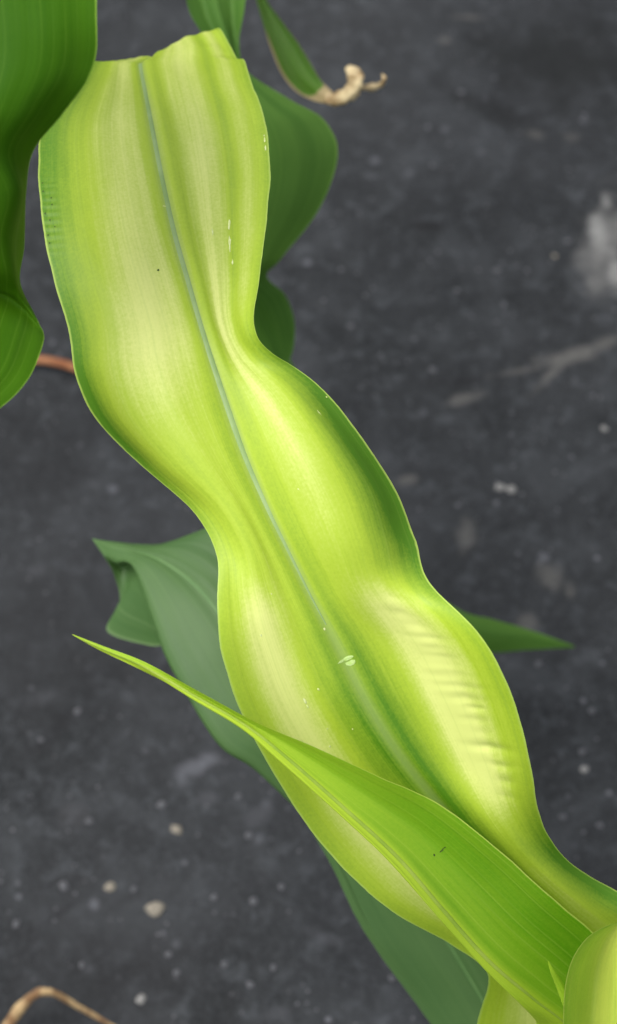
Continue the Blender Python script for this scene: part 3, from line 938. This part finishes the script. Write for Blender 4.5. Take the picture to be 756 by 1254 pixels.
# ------------------------------------------------------------------ pebbles and grit
peb_meshes = []
for k in range(5):
    bm = bmesh.new()
    bmesh.ops.create_icosphere(bm, subdivisions=2, radius=1.0)
    for vv in bm.verts:
        c = vv.co.copy()
        c *= 1 + 0.38 * noise.noise((c.x * 1.3 + k * 7, c.y * 1.3, c.z * 1.3)) + 0.12 * noise.noise((c.x * 3.5, c.y * 3.5 + k, c.z * 3.5))
        vv.co = Vector((c.x, c.y * (0.75 + 0.1 * (k % 3)), c.z * 0.30))
    me = bpy.data.meshes.new('pebble')
    bm.to_mesh(me)
    bm.free()
    me.polygons.foreach_set('use_smooth', [True] * len(me.polygons))
    peb_meshes.append(me)
variants = {}


def pebble(x, y, size, mi):
    p = G(x, y)
    k = random.randrange(5)
    key = (k, mi)
    if key not in variants:
        me = peb_meshes[k].copy()
        me.name = 'pebble'
        me.materials.append(MAT_PEB[mi])
        variants[key] = me
    o = bpy.data.objects.new('pebble', variants[key])
    r = size * 0.5 * 4.5e-4
    o.scale = (r, r, r)
    o.rotation_euler = (0, 0, random.uniform(0, 6.28))
    o.location = (p[0], p[1], ground_h(p[0], p[1]) + r * 0.05)
    COL.objects.link(o)
    return o


PEB_LABEL = ['small chalky white pebble lying on the dark sheet', 'small bluish grey pebble lying on the dark sheet', 'small tan pebble lying on the dark sheet']
PEB = [(190, 1113, 21, 2), (135, 1085, 13, 2), (78, 1084, 13, 1), (216, 1015, 14, 2), (311, 1102, 11, 1), (172, 1222, 13, 0), (198, 984, 11, 1), (110, 1005, 9, 1),
       (612, 600, 14, 0), (626, 603, 13, 0), (740, 527, 10, 0), (716, 942, 10, 0), (713, 920, 9, 1), (307, 1205, 10, 1), (335, 1184, 8, 1), (20, 1130, 10, 1), (95, 870, 9, 1),
       (345, 1085, 8, 1), (305, 1022, 9, 1), (100, 1180, 8, 1), (207, 1168, 9, 1), (217, 1190, 9, 1), (609, 329, 9, 1), (696, 294, 9, 1), (680, 312, 7, 2),
       (262, 1098, 9, 1), (164, 1088, 8, 1), (275, 1180, 8, 1), (50, 905, 8, 1), (292, 975, 8, 1), (480, 1195, 8, 1), (530, 455, 10, 1), (735, 1010, 8, 1),
       (690, 1000, 8, 1), (725, 870, 8, 1), (660, 815, 9, 1), (646, 330, 7, 1), (560, 355, 7, 1), (430, 400, 8, 1), (418, 330, 7, 1), (530, 200, 7, 1), (565, 110, 8, 1)]
PEB_OWN = {(190, 1113): 'largest tan pebble lying on the dark sheet', (172, 1222): 'chalky white pebble beside the bent dry grass blade',
           (612, 600): 'chalky white pebble touching another one like it', (626, 603): 'chalky white pebble touching another one like it',
           (740, 527): 'lone chalky white pebble near the pale drag mark', (716, 942): 'chalky white pebble with a bluish grey pebble close beside it',
           (713, 920): 'bluish grey pebble close beside a chalky white pebble', (680, 312): 'tiny tan pebble beside the white dried splash',
           (696, 294): 'bluish grey pebble beside the white dried splash', (135, 1085): 'small tan pebble near the largest tan pebble',
           (216, 1015): 'tan pebble near the pale bluish splash and the blue-green leaf'}
for (x, y, s, mi) in PEB:
    tag(pebble(x, y, s, mi), PEB_OWN.get((x, y), PEB_LABEL[mi]), 'pebble', ['chalky white pebbles', 'bluish grey pebbles', 'tan pebbles'][mi])

vv, ff = [], []
for k in range(900):
    x, y = random.uniform(-0.32, 0.32), random.uniform(0.28, 1.12)
    if noise.noise((x * 9, y * 9, 5)) < random.uniform(-0.5, 0.35):
        continue
    r = random.choice((0.0004, 0.0006, 0.0008, 0.0012))
    z = ground_h(x, y)
    b = len(vv)
    q = [(1, 0, 0), (-0.5, 0.87, 0), (-0.5, -0.87, 0), (0.1, 0.1, 0.8)]
    an = random.uniform(0, 6.28)
    for (a1, a2, a3) in q:
        j = random.uniform(0.7, 1.3)
        vv.append((x + r * j * (a1 * math.cos(an) - a2 * math.sin(an)), y + r * j * (a1 * math.sin(an) + a2 * math.cos(an)), z + r * a3 * j - 0.0001 + 0.0002))
    ff += [(b, b + 1, b + 3), (b + 1, b + 2, b + 3), (b + 2, b, b + 3), (b, b + 2, b + 1)]
gr = link_mesh('grit', vv, ff, MAT_PEB[1], smooth=False)
tag(gr, 'fine pale grit scattered over the dark sheet', 'grit', kind='stuff')
